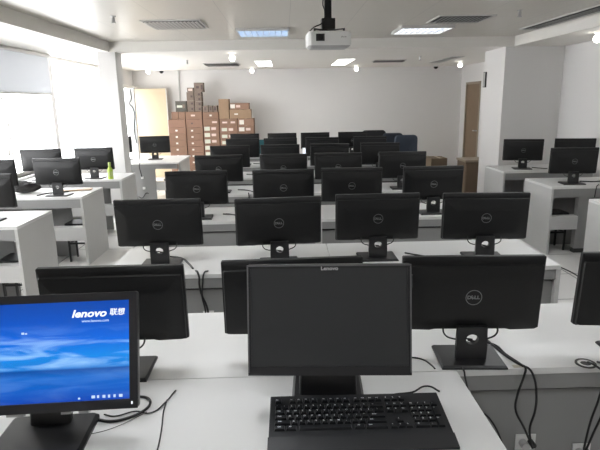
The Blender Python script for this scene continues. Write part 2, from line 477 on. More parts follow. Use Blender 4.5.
def panel_lamp(label, x, y, hx=.15, hy=.62):
    e = fitting('panel_lamp', label, 'ceiling lamp', x, y, ZL)
    bm = bmesh.new(); frame_bm(bm, hx, hy, .012, -.012, 0); mesh_obj('lamp_frame', bm, 'alu', e)
    bbx('lamp_diffuser', (-hx+.012, hx-.012, -hy+.012, hy-.012, -.008, -.001), 'lamp_panel', e)
panel_lamp('lit rectangular panel lamp in the lower ceiling, left of the projector', -.37, 10.85, .16, .8)
panel_lamp('lit rectangular panel lamp in the lower ceiling, just right of the projector', 1.15, 10.75, .16, .85)

def globe(label, x, y, z, r=.055):
    e = fitting('globe_lamp', label, 'ceiling lamp', x, y, z, 'glowing globe lamps on the lower ceiling')
    bm = bmesh.new(); lathe(bm, [(.045, 0), (.045, -.012), (.02, -.02), (.02, -.035)], n=16)
    mesh_obj('lamp_base', bm, 'white_pl', e, True)
    bm = bmesh.new(); prof = [(max(.001, math.sin(PI*k/10)*r), -.03-r+math.cos(PI*k/10)*r) for k in range(11)]
    lathe(bm, prof, n=16); mesh_obj('lamp_bulb', bm, 'lamp_warm', e, True)
for l, x, y in (('glowing round lamp near the left end of the back wall, by the dark dome camera', -2.84, 11.7),
                ('glowing round lamp just below the left lit panel lamp', -.68, 12.0),
                ('glowing round lamp below the right lit panel lamp, right of the projector', 1.58, 11.9),
                ('glowing round lamp at the right end of the lower ceiling near the brown door', 3.58, 11.1),
                ('glowing round lamp beyond the bluish louvred lamp', -.77, 8.46),
                ('bright round lamp on the right soffit at the picture edge', 3.67, 6.42)):
    globe(l, x, y, ZL, .045)

def sprinkler(label, x, y, z):
    e = fitting('sprinkler', label, 'sprinkler', x, y, z, 'ceiling sprinklers')
    bm = bmesh.new(); lathe(bm, [(.028, 0), (.028, -.006), (.010, -.01), (.010, -.06), (.022, -.062), (.024, -.068), (.004, -.07)], n=14)
    mesh_obj('sprinkler_head', bm, 'steel', e)
    bm = bmesh.new()
    for s in (-1, 1): box(bm, s*.014-.002, s*.014+.002, -.003, .003, -.062, -.02)
    mesh_obj('sprinkler_frame', bm, 'steel', e)
sprinkler('small sprinkler head on the raised ceiling, left, nearest the window side', -1.70, 5.733, ZH)
sprinkler('small sprinkler head on the raised ceiling at the right', 2.42, 5.687, ZH)
sprinkler('small sprinkler head on the lower ceiling left of the panel lamp', -1.67, 9.694, ZL)
sprinkler('small sprinkler head on the lower ceiling at the right', 2.38, 9.584, ZL)

def dome(label, x, y):
    e = fitting('dome_camera', label, 'security camera', x, y, ZL+.002, 'dome cameras')
    bm = bmesh.new(); cyl(bm, (0, 0, -.03), .06, .03); mesh_obj('camera_base', bm, 'white_pl', e)
    bm = bmesh.new(); lathe(bm, [(.05, -.03), (.048, -.05), (.035, -.072), (.012, -.082), (.001, -.083)], n=18)
    mesh_obj('camera_dome', bm, 'lens', e, True)
dome('dark dome camera on the ceiling above the open cream door', -2.72, 12.4)
dome('dark dome camera on the ceiling towards the right end of the back wall', 3.42, 12.3)

# projector hanging on a pole
e = empty('projector', (.375, 4.62, 2.115)); e.rotation_euler = (0, 0, R(3)); tag(e, 'white ceiling projector hanging from a black pole, lens facing the camera', 'projector')
pts = []
bm = bmesh.new()
# lower edge chamfered underside
def ringp(w, d, z, r):
    return [(x, y, z) for x, y in rrect(w, d, r, 4)]
loft(bm, [ringp(.30, .20, .0, .03), ringp(.345, .27, .016, .035), ringp(.352, .28, .022, .035), ringp(.352, .28, .115, .035), ringp(.335, .26, .126, .035)])
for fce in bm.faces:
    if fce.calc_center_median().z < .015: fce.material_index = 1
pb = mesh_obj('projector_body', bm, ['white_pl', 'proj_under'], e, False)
bm = bmesh.new(); box(bm, -.115, -.045, -.147, -.12, .048, .104, bev=.004); mesh_obj('lens_recess', bm, 'blk_s', e)
bm = bmesh.new(); cyl(bm, (-.08, -.152, .076), .022, .012, 'y', 24); mesh_obj('lens', bm, 'lens', e, True)
me = text_mesh('EPSON', .014, .0003); o = me_obj('logo', me, 'label_dark', e); o.location = (.11, -.1406, .078); o.rotation_euler = (R(90), 0, 0)
bm = bmesh.new()
for k in range(6): box(bm, .1765, .177, -.08+k*.025, -.07+k*.025, .06, .1)
mesh_obj('side_vent', bm, 'vent_grey', e)
bm = bmesh.new(); box(bm, -.055, .055, -.05, .05, .15, .235, bev=.006); mesh_obj('mount_block', bm, 'blk', e)
bm = bmesh.new()
for sx in (-1, 1):
    for sy in (-1, 1):
        prism(bm, [(0, 0), (sx*.12, sy*.09), (sx*.13, sy*.08), (sx*.02, 0)] if False else [(sx*.0, -.01), (sx*.125, sy*.09-.01), (sx*.125, sy*.09+.01), (sx*.0, .01)], .142, .15, axis='z')
        cyl(bm, (sx*.12, sy*.085, .122), .008, .028, n=10)
mesh_obj('mount_arms', bm, 'blk', e)
bm = bmesh.new(); box(bm, -.027, .027, -.027, .027, .235, ZH-2.115); mesh_obj('pole', bm, 'blk', e)
o = tube('cable', [(-.03, -.03, .44), (-.045, -.035, .34), (-.03, -.035, .29), (-.05, -.05, .2), (-.12, -.04, .165), (-.15, 0, .14)], .005, 'cable', e)

# ------------------------------------------------------------------ blind, wall things
e = empty('window_blind', (XL+.06, 6.05, 1.84)); tag(e, 'grey roller blind pulled half down over the left window', 'blind')
bm = bmesh.new(); bm.faces.new([bm.verts.new(p) for p in ((0, -2.04, .02), (0, 2.04, .02), (0, 2.04, ZL-1.84-.03), (0, -2.04, ZL-1.84-.03))]); mesh_obj('blind_cloth', bm, 'blind', e)
bm = bmesh.new(); box(bm, -.012, .012, -2.05, 2.05, 0, .025, bev=.004); mesh_obj('bottom_bar', bm, 'alu', e)
bm = bmesh.new(); cyl(bm, (0, -2.05, ZL-1.84-.03), .028, 4.1, 'y', 14); mesh_obj('roller_tube', bm, 'alu', e)

bm = bmesh.new(); box(bm, -2.415, -2.385, YB-.03, YB, 0, ZL-.002, bev=.006)
tag(mesh_obj('wall_conduit', bm, 'panel_gray'), 'thin vertical cable conduit on the back wall behind the cartons', 'conduit')
e = empty('wall_plaque', (3.27, 8.82, 1.86)); tag(e, 'thin dark framed panel on the side of the white pillar near the brown door', 'wall panel')
bbx('panel_frame', (-.022, 0, -.05, .05, 0, .24), 'metal_blk', e, .003); bbx('panel_face', (-.025, -.022, -.04, .04, .01, .23), 'vent_grey', e)

# ------------------------------------------------------------------ monitors of the rows (seen from behind)
PW, PH = .51, .288
def dell_logo_mesh():
    bm = bmesh.new()
    # ring
    n = 40
    for ro, ri in ((.0295, .0268),):
        a = [bm.verts.new((math.cos(2*PI*i/n)*ro, -.0007, math.sin(2*PI*i/n)*ro)) for i in range(n)]
        b = [bm.verts.new((math.cos(2*PI*i/n)*ri, -.0007, math.sin(2*PI*i/n)*ri)) for i in range(n)]
        for i in range(n): bm.faces.new((a[i], a[(i+1) % n], b[(i+1) % n], b[i]))
    for ch, x, rot in (('D', -.0165, 0), ('E', -.0052, 38), ('L', .0062, 0), ('L', .0162, 0)):
        me = text_mesh(ch, .0185, .0002, bold=.0007)
        mt = Matrix.Translation((x, -.0008, 0)) @ Matrix.Rotation(R(90), 4, 'X') @ Matrix.Rotation(R(rot), 4, 'Z') @ Matrix.Scale(1.08, 4, (1, 0, 0))
        me.transform(mt); bm.from_mesh(me); bpy.data.meshes.remove(me)
    return bm

def make_dell():
    root = empty('computer_monitor', (0, 0, 0))
    tilt = R(4.0); ztop = .398
    def T(x, d, h):   # panel coords: x, d = towards viewer (-y), h = down from the top edge
        return (x, -d*math.cos(tilt)+h*math.sin(tilt), ztop-h*math.cos(tilt)-d*math.sin(tilt))
    def ring(w, h0, h1, d, ch=.0, bump=0):
        pts = [(-w/2+ch, h0), (w/2-ch, h0), (w/2, h0+ch), (w/2, h1-.006), (w/2-.012, h1), (w*.30, h1+bump), (w*.25, h1-bump), (-w*.25, h1-bump), (-w*.30, h1+bump), (-w/2+.012, h1), (-w/2, h1-.006), (-w/2, h0+ch)]
        return [T(x, d, h) for x, h in pts]
    bm = bmesh.new()
    loft(bm, [ring(PW, 0, PH, -.012, .004), ring(PW, 0, PH, .003, .004), ring(PW-.006, .003, PH-.002, .006, .004, .002),
              ring(PW-.012, .030, PH-.004, .008, .004, .003), ring(PW-.016, .034, PH-.006, .016, .004, .003),
              ring(PW-.10, .075, PH-.035, .030, .004), ring(PW-.16, .10, PH-.06, .034, .004)])
    mesh_obj('back_cover', bm, 'blk', root, True)
    bm = bmesh.new()
    loft(bm, [[T(x, -.0125, h) for x, h in ((-.24, .014), (.24, .014), (.24, PH-.018), (-.24, PH-.018))],
              [T(x, -.0135, h) for x, h in ((-.24, .014), (.24, .014), (.24, PH-.018), (-.24, PH-.018))]])
    mesh_obj('screen', bm, 'glass_off', root)
    # stand column with the round cable hole
    hole = [(math.cos(2*PI*i/20)*.023, .092+math.sin(2*PI*i/20)*.020) for i in range(20)]
    out = [(-.054, .008), (.054, .008), (.056, .06), (.053, .14), (-.053, .14), (-.056, .06)]
    me = outline_mesh([out, hole], .022)
    me.transform(Matrix.Translation((0, -.026, 0)) @ Matrix.Rotation(R(90), 4, 'X'))
    st = me_obj('stand_column', me, 'stand', root)
    bm = bmesh.new()
    lo = [(-.117, -.09), (.117, -.09), (.117, .09), (-.117, .09)]
    loft(bm, [[(x, y, 0) for x, y in lo], [(x, y, .006) for x, y in lo], [(x*.95, y*.93+.0, .013) for x, y in lo]])
    mesh_obj('stand_base', bm, 'stand', root)
    bm = dell_logo_mesh()
    bmesh.ops.transform(bm, matrix=Matrix.Translation(T(0, .0348, .146)) @ Matrix.Rotation(tilt, 4, 'X'), verts=bm.verts[:])
    mesh_obj('logo', bm, 'silver', root)
    tube('cable', [(-.10, .0, .135), (-.095, -.012, .102), (-.06, -.015, .085), (-.02, -.0, .080), (.012, .0, .075)], .0032, 'cable', root)
    tube('cable', [(.10, .0, .135), (.095, -.012, .105), (.06, -.02, .088), (.02, -.02, .078), (-.005, -.0, .072)], .0032, 'cable', root)
    return root

dell = make_dell()
ROWY = [1.806, 3.10, 4.40, 5.70, 6.95, 8.20, 9.49]
DZ = .75
mon = {
 0: [(-.621, 0.4), (.017, 2.3), (.668, -3.2), (1.32, -1.5)],
 1: [(-.762, 0.3), (-.048, 4.5), (.551, 0), (1.192, -4.5)],
 2: [(-.742, 3), (-.02, 1), (.552, -3), (1.24, 1.5)],
 3: [(-.713, -.5), (-.021, -4), (.568, -4), (1.263, -1.7)],
 4: [(-.718, 0), (-.066, 0), (.58, -2), (1.24, -4)],
 5: [(-.647, -1), (-.07, -2), (.57, -1), (1.305, -4)],
 6: [(-.706, -2), (-.048, -1), (.537, 1.5), (1.20, -3)]}
ydel = {(0, 0): -.018, (0, 1): .02, (0, 2): .0, (1, 1): -.03, (1, 2): .03, (1, 3): -.02, (2, 1): -.03, (3, 1): -.014}
ords = ['nearest', 'second', 'third', 'fourth', 'fifth', 'sixth', 'farthest']
cols = ['leftmost', 'second from left', 'third from left', 'rightmost']
special = {(0, 0): 'black monitor seen from behind, standing behind the blue lit screen',
           (0, 1): 'black monitor half hidden behind the switched off dark screen',
           (0, 2): 'large black monitor with clear silver ring logo, right of the dark screen',
           (0, 3): 'black monitor cut off by the right picture edge in the nearest row'}
first = True
for r in range(7):
    for k, (x, a) in enumerate(mon[r]):
        lab = special.get((r, k), 'black monitor seen from behind, %s in the %s centre row' % (cols[k], ords[r]))
        loc = (x, ROWY[r]+ydel.get((r, k), 0), DZ)
        if first:
            o = dell; o.location = loc; o.rotation_euler = (0, 0, R(a)); tag(o, lab, 'monitor', 'black monitors on the desks'); first = False
        else:
            o = dup(dell, loc, R(a), lab)
side = [((-2.438, 5.72), -4, 'black monitor by the small wooden board on the second left side desk'),
        ((-3.10, 5.66), 2, 'black monitor left of the dark bag on the second left side desk'),
        ((-2.53, 4.46), -2, 'black monitor at the left picture edge on the nearest left side desk'),
        ((-3.16, 6.98), 3, 'sunlit black monitor by the window on the third left side desk'),
        ((-2.50, 7.03), -4, 'black monitor beside the green bottle on the third left side desk'),
        ((-2.245, 9.30), 5, 'black monitor in front of the cream door on the far left desk'),
        ((-2.79, 9.36), 40, 'black monitor half hidden left of the white post on the far left desk'),
        ((3.205, 7.10), -13, 'black monitor on the far right side desk, nearest the white pillar'),
        ((3.88, 7.05), -13, 'black monitor on the far right side desk, lower half hidden by another'),
        ((3.178, 5.765), -6, 'black monitor on the nearer right side desk at the picture edge')]
for (x, y), a, lab in side: dup(dell, (x, y, DZ), R(a), lab)

# ------------------------------------------------------------------ desks
def make_desk(name, x0, x1, y0, y1, label, group, opening=None, ends=(True, True), low=True, zt=.75):
    """front (towards the camera) is y0; opening = (xa, xb) stretch without a lower panel"""
    e = empty(name, ((x0+x1)/2, (y0+y1)/2, 0)); tag(e, label, 'desk', group)
    hx, hy = (x1-x0)/2, (y1-y0)/2; cx = (x0+x1)/2
    bm = bmesh.new(); box(bm, -hx, hx, -hy, hy, zt-.025, zt, bev=.002)
    mesh_obj('worktop', bm, 'white_lam', e)
    for s, on in ((-1, ends[0]), (1, ends[1])):
        if not on: continue
        bm = bmesh.new()
        xa = s*hx; xb = s*(hx-.025)
        box(bm, min(xa, xb), max(xa, xb), -hy+.0, hy, 0, zt-.026)
        mesh_obj('end_panel', bm, 'panel_gray', e)
    bm = bmesh.new(); box(bm, -hx+.026, hx-.026, -hy+.004, -hy+.022, zt-(.085 if not opening else .118), zt-.026)
    mesh_obj('front_rail', bm, 'desk_front_shaded', e)
    if opening:     # side desks: low front beam, set-back lower panel and a foot post
        s, xp, xb = opening
        bm = bmesh.new(); box(bm, min(s*(hx-.026), xb-cx), max(s*(hx-.026), xb-cx), -hy+.002, -hy+.10, .275, .42, bev=.002)
        mesh_obj('low_beam', bm, 'panel_gray', e)
        bm = bmesh.new(); box(bm, min(-s*(hx-.026), xp-cx), max(-s*(hx-.026), xp-cx), -hy+.38, -hy+.396, .0, zt-.026)
        mesh_obj('modesty_panel', bm, 'desk_front_shaded', e)
        if s < 0:
            bm = bmesh.new(); box(bm, xb-cx, xb-cx+.16, -hy+.024, -hy+.10, .05, zt-.026); mesh_obj('foot_post', bm, 'desk_front_shaded', e)
            bm = bmesh.new(); box(bm, xb-cx, xb-cx+.16, -hy+.024, -hy+.10, .0, .05); mesh_obj('post_foot', bm, 'metal_blk', e)
        low = False
    if low:
        xs = [(-hx+.026, hx-.026)]
        for p, q in xs:
            bm = bmesh.new(); box(bm, p, q, -hy+.030, -hy+.046, .06, zt-.104)
            mesh_obj('modesty_panel', bm, 'desk_front_shaded', e)
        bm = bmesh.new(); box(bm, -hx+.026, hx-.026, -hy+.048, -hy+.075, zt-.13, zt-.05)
        mesh_obj('gap_shade_strip', bm, 'gap_shade', e)  # no real beam: dark strip painted in for the shade behind the gap
    return e

rowfront = [1.716, 2.885, 4.25, 5.52, 6.78, 8.03, 9.32]
for r in range(7):
    for k, (a, b) in enumerate(((-1.05, .262), (.266, 1.578))):
        make_desk('computer_desk', a, b, rowfront[r], rowfront[r]+.60,
                  'white desk carrying the %s pair of monitors in the %s centre row' % (('left', 'right')[k], ords[r]), 'white desks of the centre rows')
# foreground desk
make_desk('computer_desk', -1.35, .595, 1.00, 1.712, 'white desk in the foreground with the two front facing screens and keyboard', 'white desks of the centre rows')
# side desks
make_desk('computer_desk', -3.40, -2.17, 4.22, 4.88, 'white side desk with grey end panel, nearest on the left', 'white side desks', (1, -2.42, -3.36))
make_desk('computer_desk', -3.40, -2.15, 5.58, 6.24, 'white side desk with grey end panel and wooden board, second on the left', 'white side desks', (1, -2.43, -3.36))
make_desk('computer_desk', -3.40, -2.12, 6.86, 7.52, 'white side desk carrying the green bottle, third on the left', 'white side desks', (1, -2.40, -3.36))
d = make_desk('computer_desk', 2.86, 4.08, 5.57, 6.23, 'white side desk with open knee space, second on the right', 'white side desks', (-1, 2.90, 3.18))
make_desk('computer_desk', 2.86, 4.08, 6.86, 7.52, 'white side desk against the white pillar, farthest on the right', 'white side desks', (-1, 2.90, 3.18))
make_desk('computer_desk', 2.86, 4.08, 4.20, 4.86, 'white side desk with bright end panel at the right picture edge', 'white side desks', (-1, 2.90, 3.18))
# far left desk with a rounded corner
e = empty('computer_desk', (-2.25, 9.3, 0)); tag(e, 'white desk with rounded corner at the far left, in front of the cream door', 'desk', 'white side desks')
pts = [(.50, -.56), (.50, .60), (-.52, .60), (-.52, -.40)]
pts += [(-.36+.16*math.cos(R(a)), -.40+.16*math.sin(R(a))) for a in range(190, 271, 10)]
bm = bmesh.new(); prism(bm, pts, .725, .75, axis='z'); mesh_obj('worktop', bm, 'white_lam', e)
bm = bmesh.new(); box(bm, -.36, .48, -.54, -.52, .645, .724); mesh_obj('front_rail', bm, 'desk_front_shaded', e)
bm = bmesh.new(); box(bm, -.46, .10, -.51, -.49, .05, .70); mesh_obj('modesty_panel', bm, 'desk_front_shaded', e)
bm = bmesh.new(); box(bm, .06, .45, -.50, -.42, .285, .43); mesh_obj('low_beam', bm, 'panel_gray', e)
for x in (-.49, .455):
    bm = bmesh.new(); box(bm, x, x+.025, -.36, .58, 0, .724); mesh_obj('end_panel', bm, 'panel_gray', e)
tube('cable', [(-.33, -.57, .75), (-.34, -.575, .70), (-.30, -.57, .62), (-.27, -.54, .56)], .007, 'cable', e)
tube('cable', [(-.12, -.575, .75), (-.13, -.58, .70), (-.12, -.57, .60), (-.115, -.54, .52)], .007, 'cable', e)
for x, z in ((-.115, .505), (-.10, .33)):
    bm = bmesh.new(); box(bm, x-.02, x+.02, -.53, -.51, z-.02, z+.02, bev=.004); mesh_obj('socket', bm, 'white_pl', e)
tube('cable', [(-.20, -.53, .19), (-.14, -.545, .17), (-.06, -.53, .25), (-.03, -.53, .24)], .008, 'cable', e)

# ------------------------------------------------------------------ stools
def make_stool():
    e = empty('stool', (0, 0, 0)); tag(e, 'x', 'stool', 'black stools under the side desks')
    bm = bmesh.new(); box(bm, -.115, .115, -.12, .12, .415, .435, bev=.004); mesh_obj('seat', bm, 'blk', e)
    for sx in (-1, 1):
        for sy in (-1, 1):
            bm = bmesh.new(); box(bm, sx*.095-.009, sx*.095+.009, sy*.10-.009, sy*.10+.009, 0, .414)
            mesh_obj('leg', bm, 'metal_blk', e)
    bm = bmesh.new()
    for sy in (-1, 1): box(bm, -.086, .086, sy*.10-.006, sy*.10+.006, .20, .218)
    for sx in (-1, 1): box(bm, sx*.095-.006, sx*.095+.006, -.09, .09, .20, .218)
    mesh_obj('crossbar', bm, 'metal_blk', e)
    return e
st = make_stool()
sl = [((-2.325, 4.46), 'black metal stool tucked under the nearest left side desk'),
      ((-2.305, 5.82), 'black metal stool tucked under the second left side desk, framed by its opening'),
      ((-1.96, 9.15), 'black metal stool tucked under the far left desk with the rounded corner'),
      ((3.03, 5.81), 'black metal stool under the nearer right side desk')]
for i, ((x, y), l) in enumerate(sl):
    if i == 0: st.location = (x, y, 0); st['label'] = l
    else: dup(st, (x, y, 0), 0, l)

# ------------------------------------------------------------------ foreground: blue lit monitor
def front_monitor(name, label, TR, Wd, Hd, yaw_, tilt_, basec, basew, based, neckw, screenmat, bez, bezb, top_edge=None):
    """root sits on the desk under the panel; panel given by its top right corner in world space"""
    a = Vector((math.cos(yaw_), math.sin(yaw_), 0)); n = Vector((-math.sin(yaw_), math.cos(yaw_), 0))
    cx = Vector(TR) - a*(Wd/2)
    e = empty(name, (basec[0], basec[1], DZ), yaw_); tag(e, label, 'monitor')
    # local frame helper: panel empty-less: bake rotation into child transform
    inv = (Matrix.Translation(e.location) @ Matrix.Rotation(yaw_, 4, 'Z')).inverted()
    loc = inv @ cx
    # child local matrix: origin at the bottom centre of the panel, z up along the panel, -y towards the camera
    Mx = Matrix.Translation(loc) @ Matrix.Rotation(-tilt_, 4, 'X') @ Matrix.Translation((0, 0, -Hd))
    def child(o): o.matrix_local = Mx; return o
    bm = bmesh.new()
    def rg(w, h, yy, r=.008, dz=0): return [(x, yy, z+Hd/2) for x, z in rrect(w, h, r, 3)]
    loft(bm, [rg(Wd, Hd, 0), rg(Wd, Hd, .022), rg(Wd*.95, Hd*.92, .034), rg(Wd*.6, Hd*.6, .055)])
    ob = child(mesh_obj('monitor_housing', bm, 'bezel', e, True))
    bm = bmesh.new()
    hx = Wd/2; ix = hx-bez; z0, z1 = bezb, Hd-bez
    box(bm, -hx+.001, hx-.001, -.004, -.0002, z1, Hd-.001); box(bm, -hx+.001, hx-.001, -.004, -.0002, .001, z0)
    box(bm, -hx+.001, -ix, -.004, -.0002, z0, z1); box(bm, ix, hx-.001, -.004, -.0002, z0, z1)
    child(mesh_obj('bezel', bm, 'bezel', e))
    bm = bmesh.new(); box(bm, -ix, ix, -.0012, -.0003, 0, z1-z0)
    s = mesh_obj('screen', bm, screenmat, e); s.matrix_local = Mx @ Matrix.Translation((0, 0, z0))
    # neck and base
    bm = bmesh.new()
    lz = loc.z - Hd*math.cos(tilt_)
    yb = loc.y - Hd*math.sin(tilt_)
    loft(bm, [[(x, y, .012) for x, y in rrect(neckw, .035, .01, 3, 0, yb+.075)], [(x, y, lz+.02) for x, y in rrect(neckw*.94, .03, .01, 3, 0, yb+.085)],
              [(x, y, lz+.13) for x, y in rrect(neckw*.9, .03, .01, 3, 0, yb+.125)]])
    mesh_obj('stand_neck', bm, 'stand', e, True)
    bm = bmesh.new()
    lo = [(x, y) for x, y in rrect(basew, based, .012, 3)]
    loft(bm, [[(x, y, 0) for x, y in lo], [(x, y, .008) for x, y in lo], [(x*.93, y*.93, .016) for x, y in lo]])
    mesh_obj('stand_base', bm, 'stand', e, False)
    return e, Mx, Hd, s

WB, HB = .55, .336
wp = wallpaper(WB-.04, HB-.05)
TRb = (-.447, 1.5, 1.159)
eb, Mb, _, scr = front_monitor('computer_monitor', 'black monitor with a lit blue desktop of clouds, facing the camera at the left', TRb, WB, HB, R(2.7), R(19.1),
                          (-.722, 1.395), .262, .20, .12, wp, .024, .028)
def on_panel(me, m, parent, Mx, x, z, yoff=-.0016, name='screen_text'):
    o = me_obj(name, me, m, parent); o.matrix_local = Mx @ Matrix.Translation((x, yoff, z)) @ Matrix.Rotation(R(90), 4, 'X'); return o
# on-screen marks (x to the right of the panel centre, z up from the bottom edge)
bm = bmesh.new()
t = text_mesh('lenovo', .030, .0001, .25, 'LEFT', .0009); t.transform(Matrix.Scale(1.2, 4, (1, 0, 0))); t.transform(Matrix.Translation((0, 0, 0))); bm.from_mesh(t)
t = text_mesh('联想', .022, .0001, .15, 'LEFT', .0003); t.transform(Matrix.Translation((.108, .001, 0))); bm.from_mesh(t)
me = bpy.data.meshes.new('t'); bm.to_mesh(me); bm.free()
on_panel(me, 'text_w', eb, Mb, .086, HB-.060)
me = text_mesh('www.lenovo.com', .011, .0001, 0, 'LEFT', .0002); on_panel(me, 'text_d', eb, Mb, .115, HB-.081)
for x0, x1, za, zb in [(.143+k*.0155, .143+k*.0155+w, .034, .042) for k, w in enumerate((.010, .006, .008, .006, .006, .010))] + [(.105, .111, .033, .038), (-.055, -.047, HB-.112, HB-.106), (-.045, -.039, HB-.112, HB-.108)]:
    bm = bmesh.new(); box(bm, x0, x1, -.0017, -.0013, za, zb); o = mesh_obj('screen_icon', bm, 'text_d', eb); o.matrix_local = Mb
bm = bmesh.new(); box(bm, WB/2-.019, WB/2-.015, -.006, -.004, .013, .021, bev=.0006); o = mesh_obj('power_light', bm, 'text_w', eb); o.matrix_local = Mb
# connectors hanging under the panel
for x0, x1 in ((-.11, -.06), (.045, .075), (.095, .125)):
    bm = bmesh.new(); box(bm, x0, x1, .03, .05, -.014, .01, bev=.003); o = mesh_obj('connector', bm, 'white_pl' if x0 < 0 else 'steel', eb); o.matrix_local = Mb

# dark monitor with keyboard
WK, HK = .508, .346
ek, Mk, _, scr2 = front_monitor('computer_monitor', 'switched off dark screen with thin grey bezel facing the camera, behind the keyboard', (.38, 1.55, 1.207), WK, HK, R(-3.1), R(11.5),
                          (.125, 1.62), .235, .16, .19, 'screen_blk', .012, .030)
bm = bmesh.new()
box(bm, -WK/2+.001, WK/2-.001, -.006, -.0041, HK-.005, HK-.001); box(bm, -WK/2+.001, -WK/2+.005, -.006, -.0041, 0.01, HK-.006)
box(bm, WK/2-.005, WK/2-.001, -.006, -.0041, .01, HK-.006)
o = mesh_obj('bezel_trim', bm, 'bez_grey', ek); o.matrix_local = Mk
bm = bmesh.new(); box(bm, WK/2-.0005, WK/2+.004, -.002, .012, HK-.075, HK-.035, bev=.0015); o = mesh_obj('side_buttons', bm, 'bezel', ek); o.matrix_local = Mk
me = text_mesh('Lenovo', .0155, .0002, 0, 'CENTER', .0004); me.transform(Matrix.Scale(1.15, 4, (1, 0, 0)))
on_panel(me, 'silver_b', ek, Mk, .002, HK-.0125, -.0048, 'logo')

# ------------------------------------------------------------------ keyboard
kb = empty('keyboard', (.1985, 1.285, DZ), R(-.6)); tag(kb, 'black computer keyboard with palm rest in front of the dark screen', 'keyboard')
KW, KD = .530, .235
kz = lambda y: .012 + .022*(y/KD)     # top surface height over depth
bm = bmesh.new()
pts = [(0, 0), (0, .010), (.05, .017), (KD, .036), (KD, 0)]
prism(bm, [(p[0], p[1]) for p in pts], -KW/2, KW/2, axis='x')
bmesh.ops.bevel(bm, geom=bm.edges[:], offset=.002, segments=1, affect='EDGES')
mesh_obj('keyboard_body', bm, 'kbody', kb)
bm = bmesh.new(); prism(bm, [(-.004, .001), (-.004, .009), (.048, .0185), (.048, .001)], -KW/2-.002, KW/2+.002, axis='x'); mesh_obj('palm_rest', bm, 'kbody', kb)
rows = [
 (.216, [('Esc', 1, 0)] + [(None, -1, 0)] + [('F%d' % i, 1, 0) for i in range(1, 5)] + [(None, -.5, 0)] + [('F%d' % i, 1, 0) for i in range(5, 9)] + [(None, -.5, 0)] + [('F%d' % i, 1, 0) for i in range(9, 13)] + [(None, -.25, 0), ('P', 1, 0), ('S', 1, 0), ('B', 1, 0)]),
 (.186, [(c, 1, 0) for c in '`1234567890-='] + [('<-', 2, 0), (None, -.25, 0), ('I', 1, 0), ('H', 1, 0), ('U', 1, 0), (None, -.25, 0)] + [(c, 1, 0) for c in 'N/*-']),
 (.163, [('Tab', 1.5, 0)] + [(c, 1, 0) for c in 'QWERTYUIOP[]'] + [('\\', 1.5, 0), (None, -.25, 0), ('D', 1, 0), ('E', 1, 0), ('Dn', 1, 0), (None, -.25, 0)] + [(c, 1, 0) for c in '789'] + [('+', 1, 1)]),
 (.140, [('Caps', 1.75, 0)] + [(c, 1, 0) for c in 'ASDFGHJKL;"'] + [('Enter', 2.25, 0), (None, -3.5, 0)] + [(c, 1, 0) for c in '456']),
 (.117, [('Shift', 2.25, 0)] + [(c, 1, 0) for c in 'ZXCVBNM,./'] + [('Shift', 2.75, 0), (None, -1.25, 0), ('^', 1, 0), (None, -1.25, 0)] + [(c, 1, 0) for c in '123'] + [('En', 1, 1)]),
 (.094, [('Ctrl', 1.5, 0), ('Alt', 1.5, 0), (None, -.25, 0), (' ', 7.0, 0), (None, -.25, 0), ('Alt', 1.5, 0), ('Ctrl', 3, 0), (None, -.25, 0), ('<', 1, 0), ('v', 1, 0), ('>', 1, 0), (None, -.25, 0), ('0', 2, 0), ('.', 1, 0)])]
U = (KW-.03)/22.5
slope = math.atan(.019/(KD-.05))
for y, ks in rows:
    y -= .012
    x = -KW/2+.015
    for t, w, tall in ks:
        if t is None: x += -w*U; continue
        kw = w*U; dy0 = -.0105 - (.023 if tall else 0); dy1 = .0105
        bm = bmesh.new()
        zb = .017 + (y-.05)*math.tan(slope)
        cxk = x+kw/2
        def q(u, v, s): return [(cxk-kw/2+u, y+dy0+v), (cxk+kw/2-u, y+dy0+v), (cxk+kw/2-u, y+dy1-v), (cxk-kw/2+u, y+dy1-v)]
        r0 = [(a, b, zb+(b-y)*math.tan(slope)-.002) for a, b in q(.0010, .0010, 0)]
        r1 = [(a, b, zb+(b-y)*math.tan(slope)+.0065) for a, b in q(.0032, .0030, 0)]
        loft(bm, [r0, r1])
        if t.strip():
            tm = text_mesh(t, .0085 if len(t) == 1 else .006, 0, 0, 'CENTER', .0002)
            off = -kw*.18 if w < 1.3 else -kw*.5+.010+.0012*len(t)
            tm.transform(Matrix.Translation((cxk+off, y+.002, zb+.0070)) @ Matrix.Rotation(slope, 4, 'X'))
            nf = len(bm.faces); bm.from_mesh(tm); bm.faces.ensure_lookup_table()
            for i in range(nf, len(bm.faces)): bm.faces[i].material_index = 1
            bpy.data.meshes.remove(tm)
        mesh_obj('key', bm, ['key', 'legend'], kb)
        x += kw
tube('cable', [(.10, KD-.004, .02), (.13, KD+.03, .012), (.20, KD+.05, .008), (.26, KD+.085, .008), (.29, KD+.05, .008)], .0032, 'cable', kb)

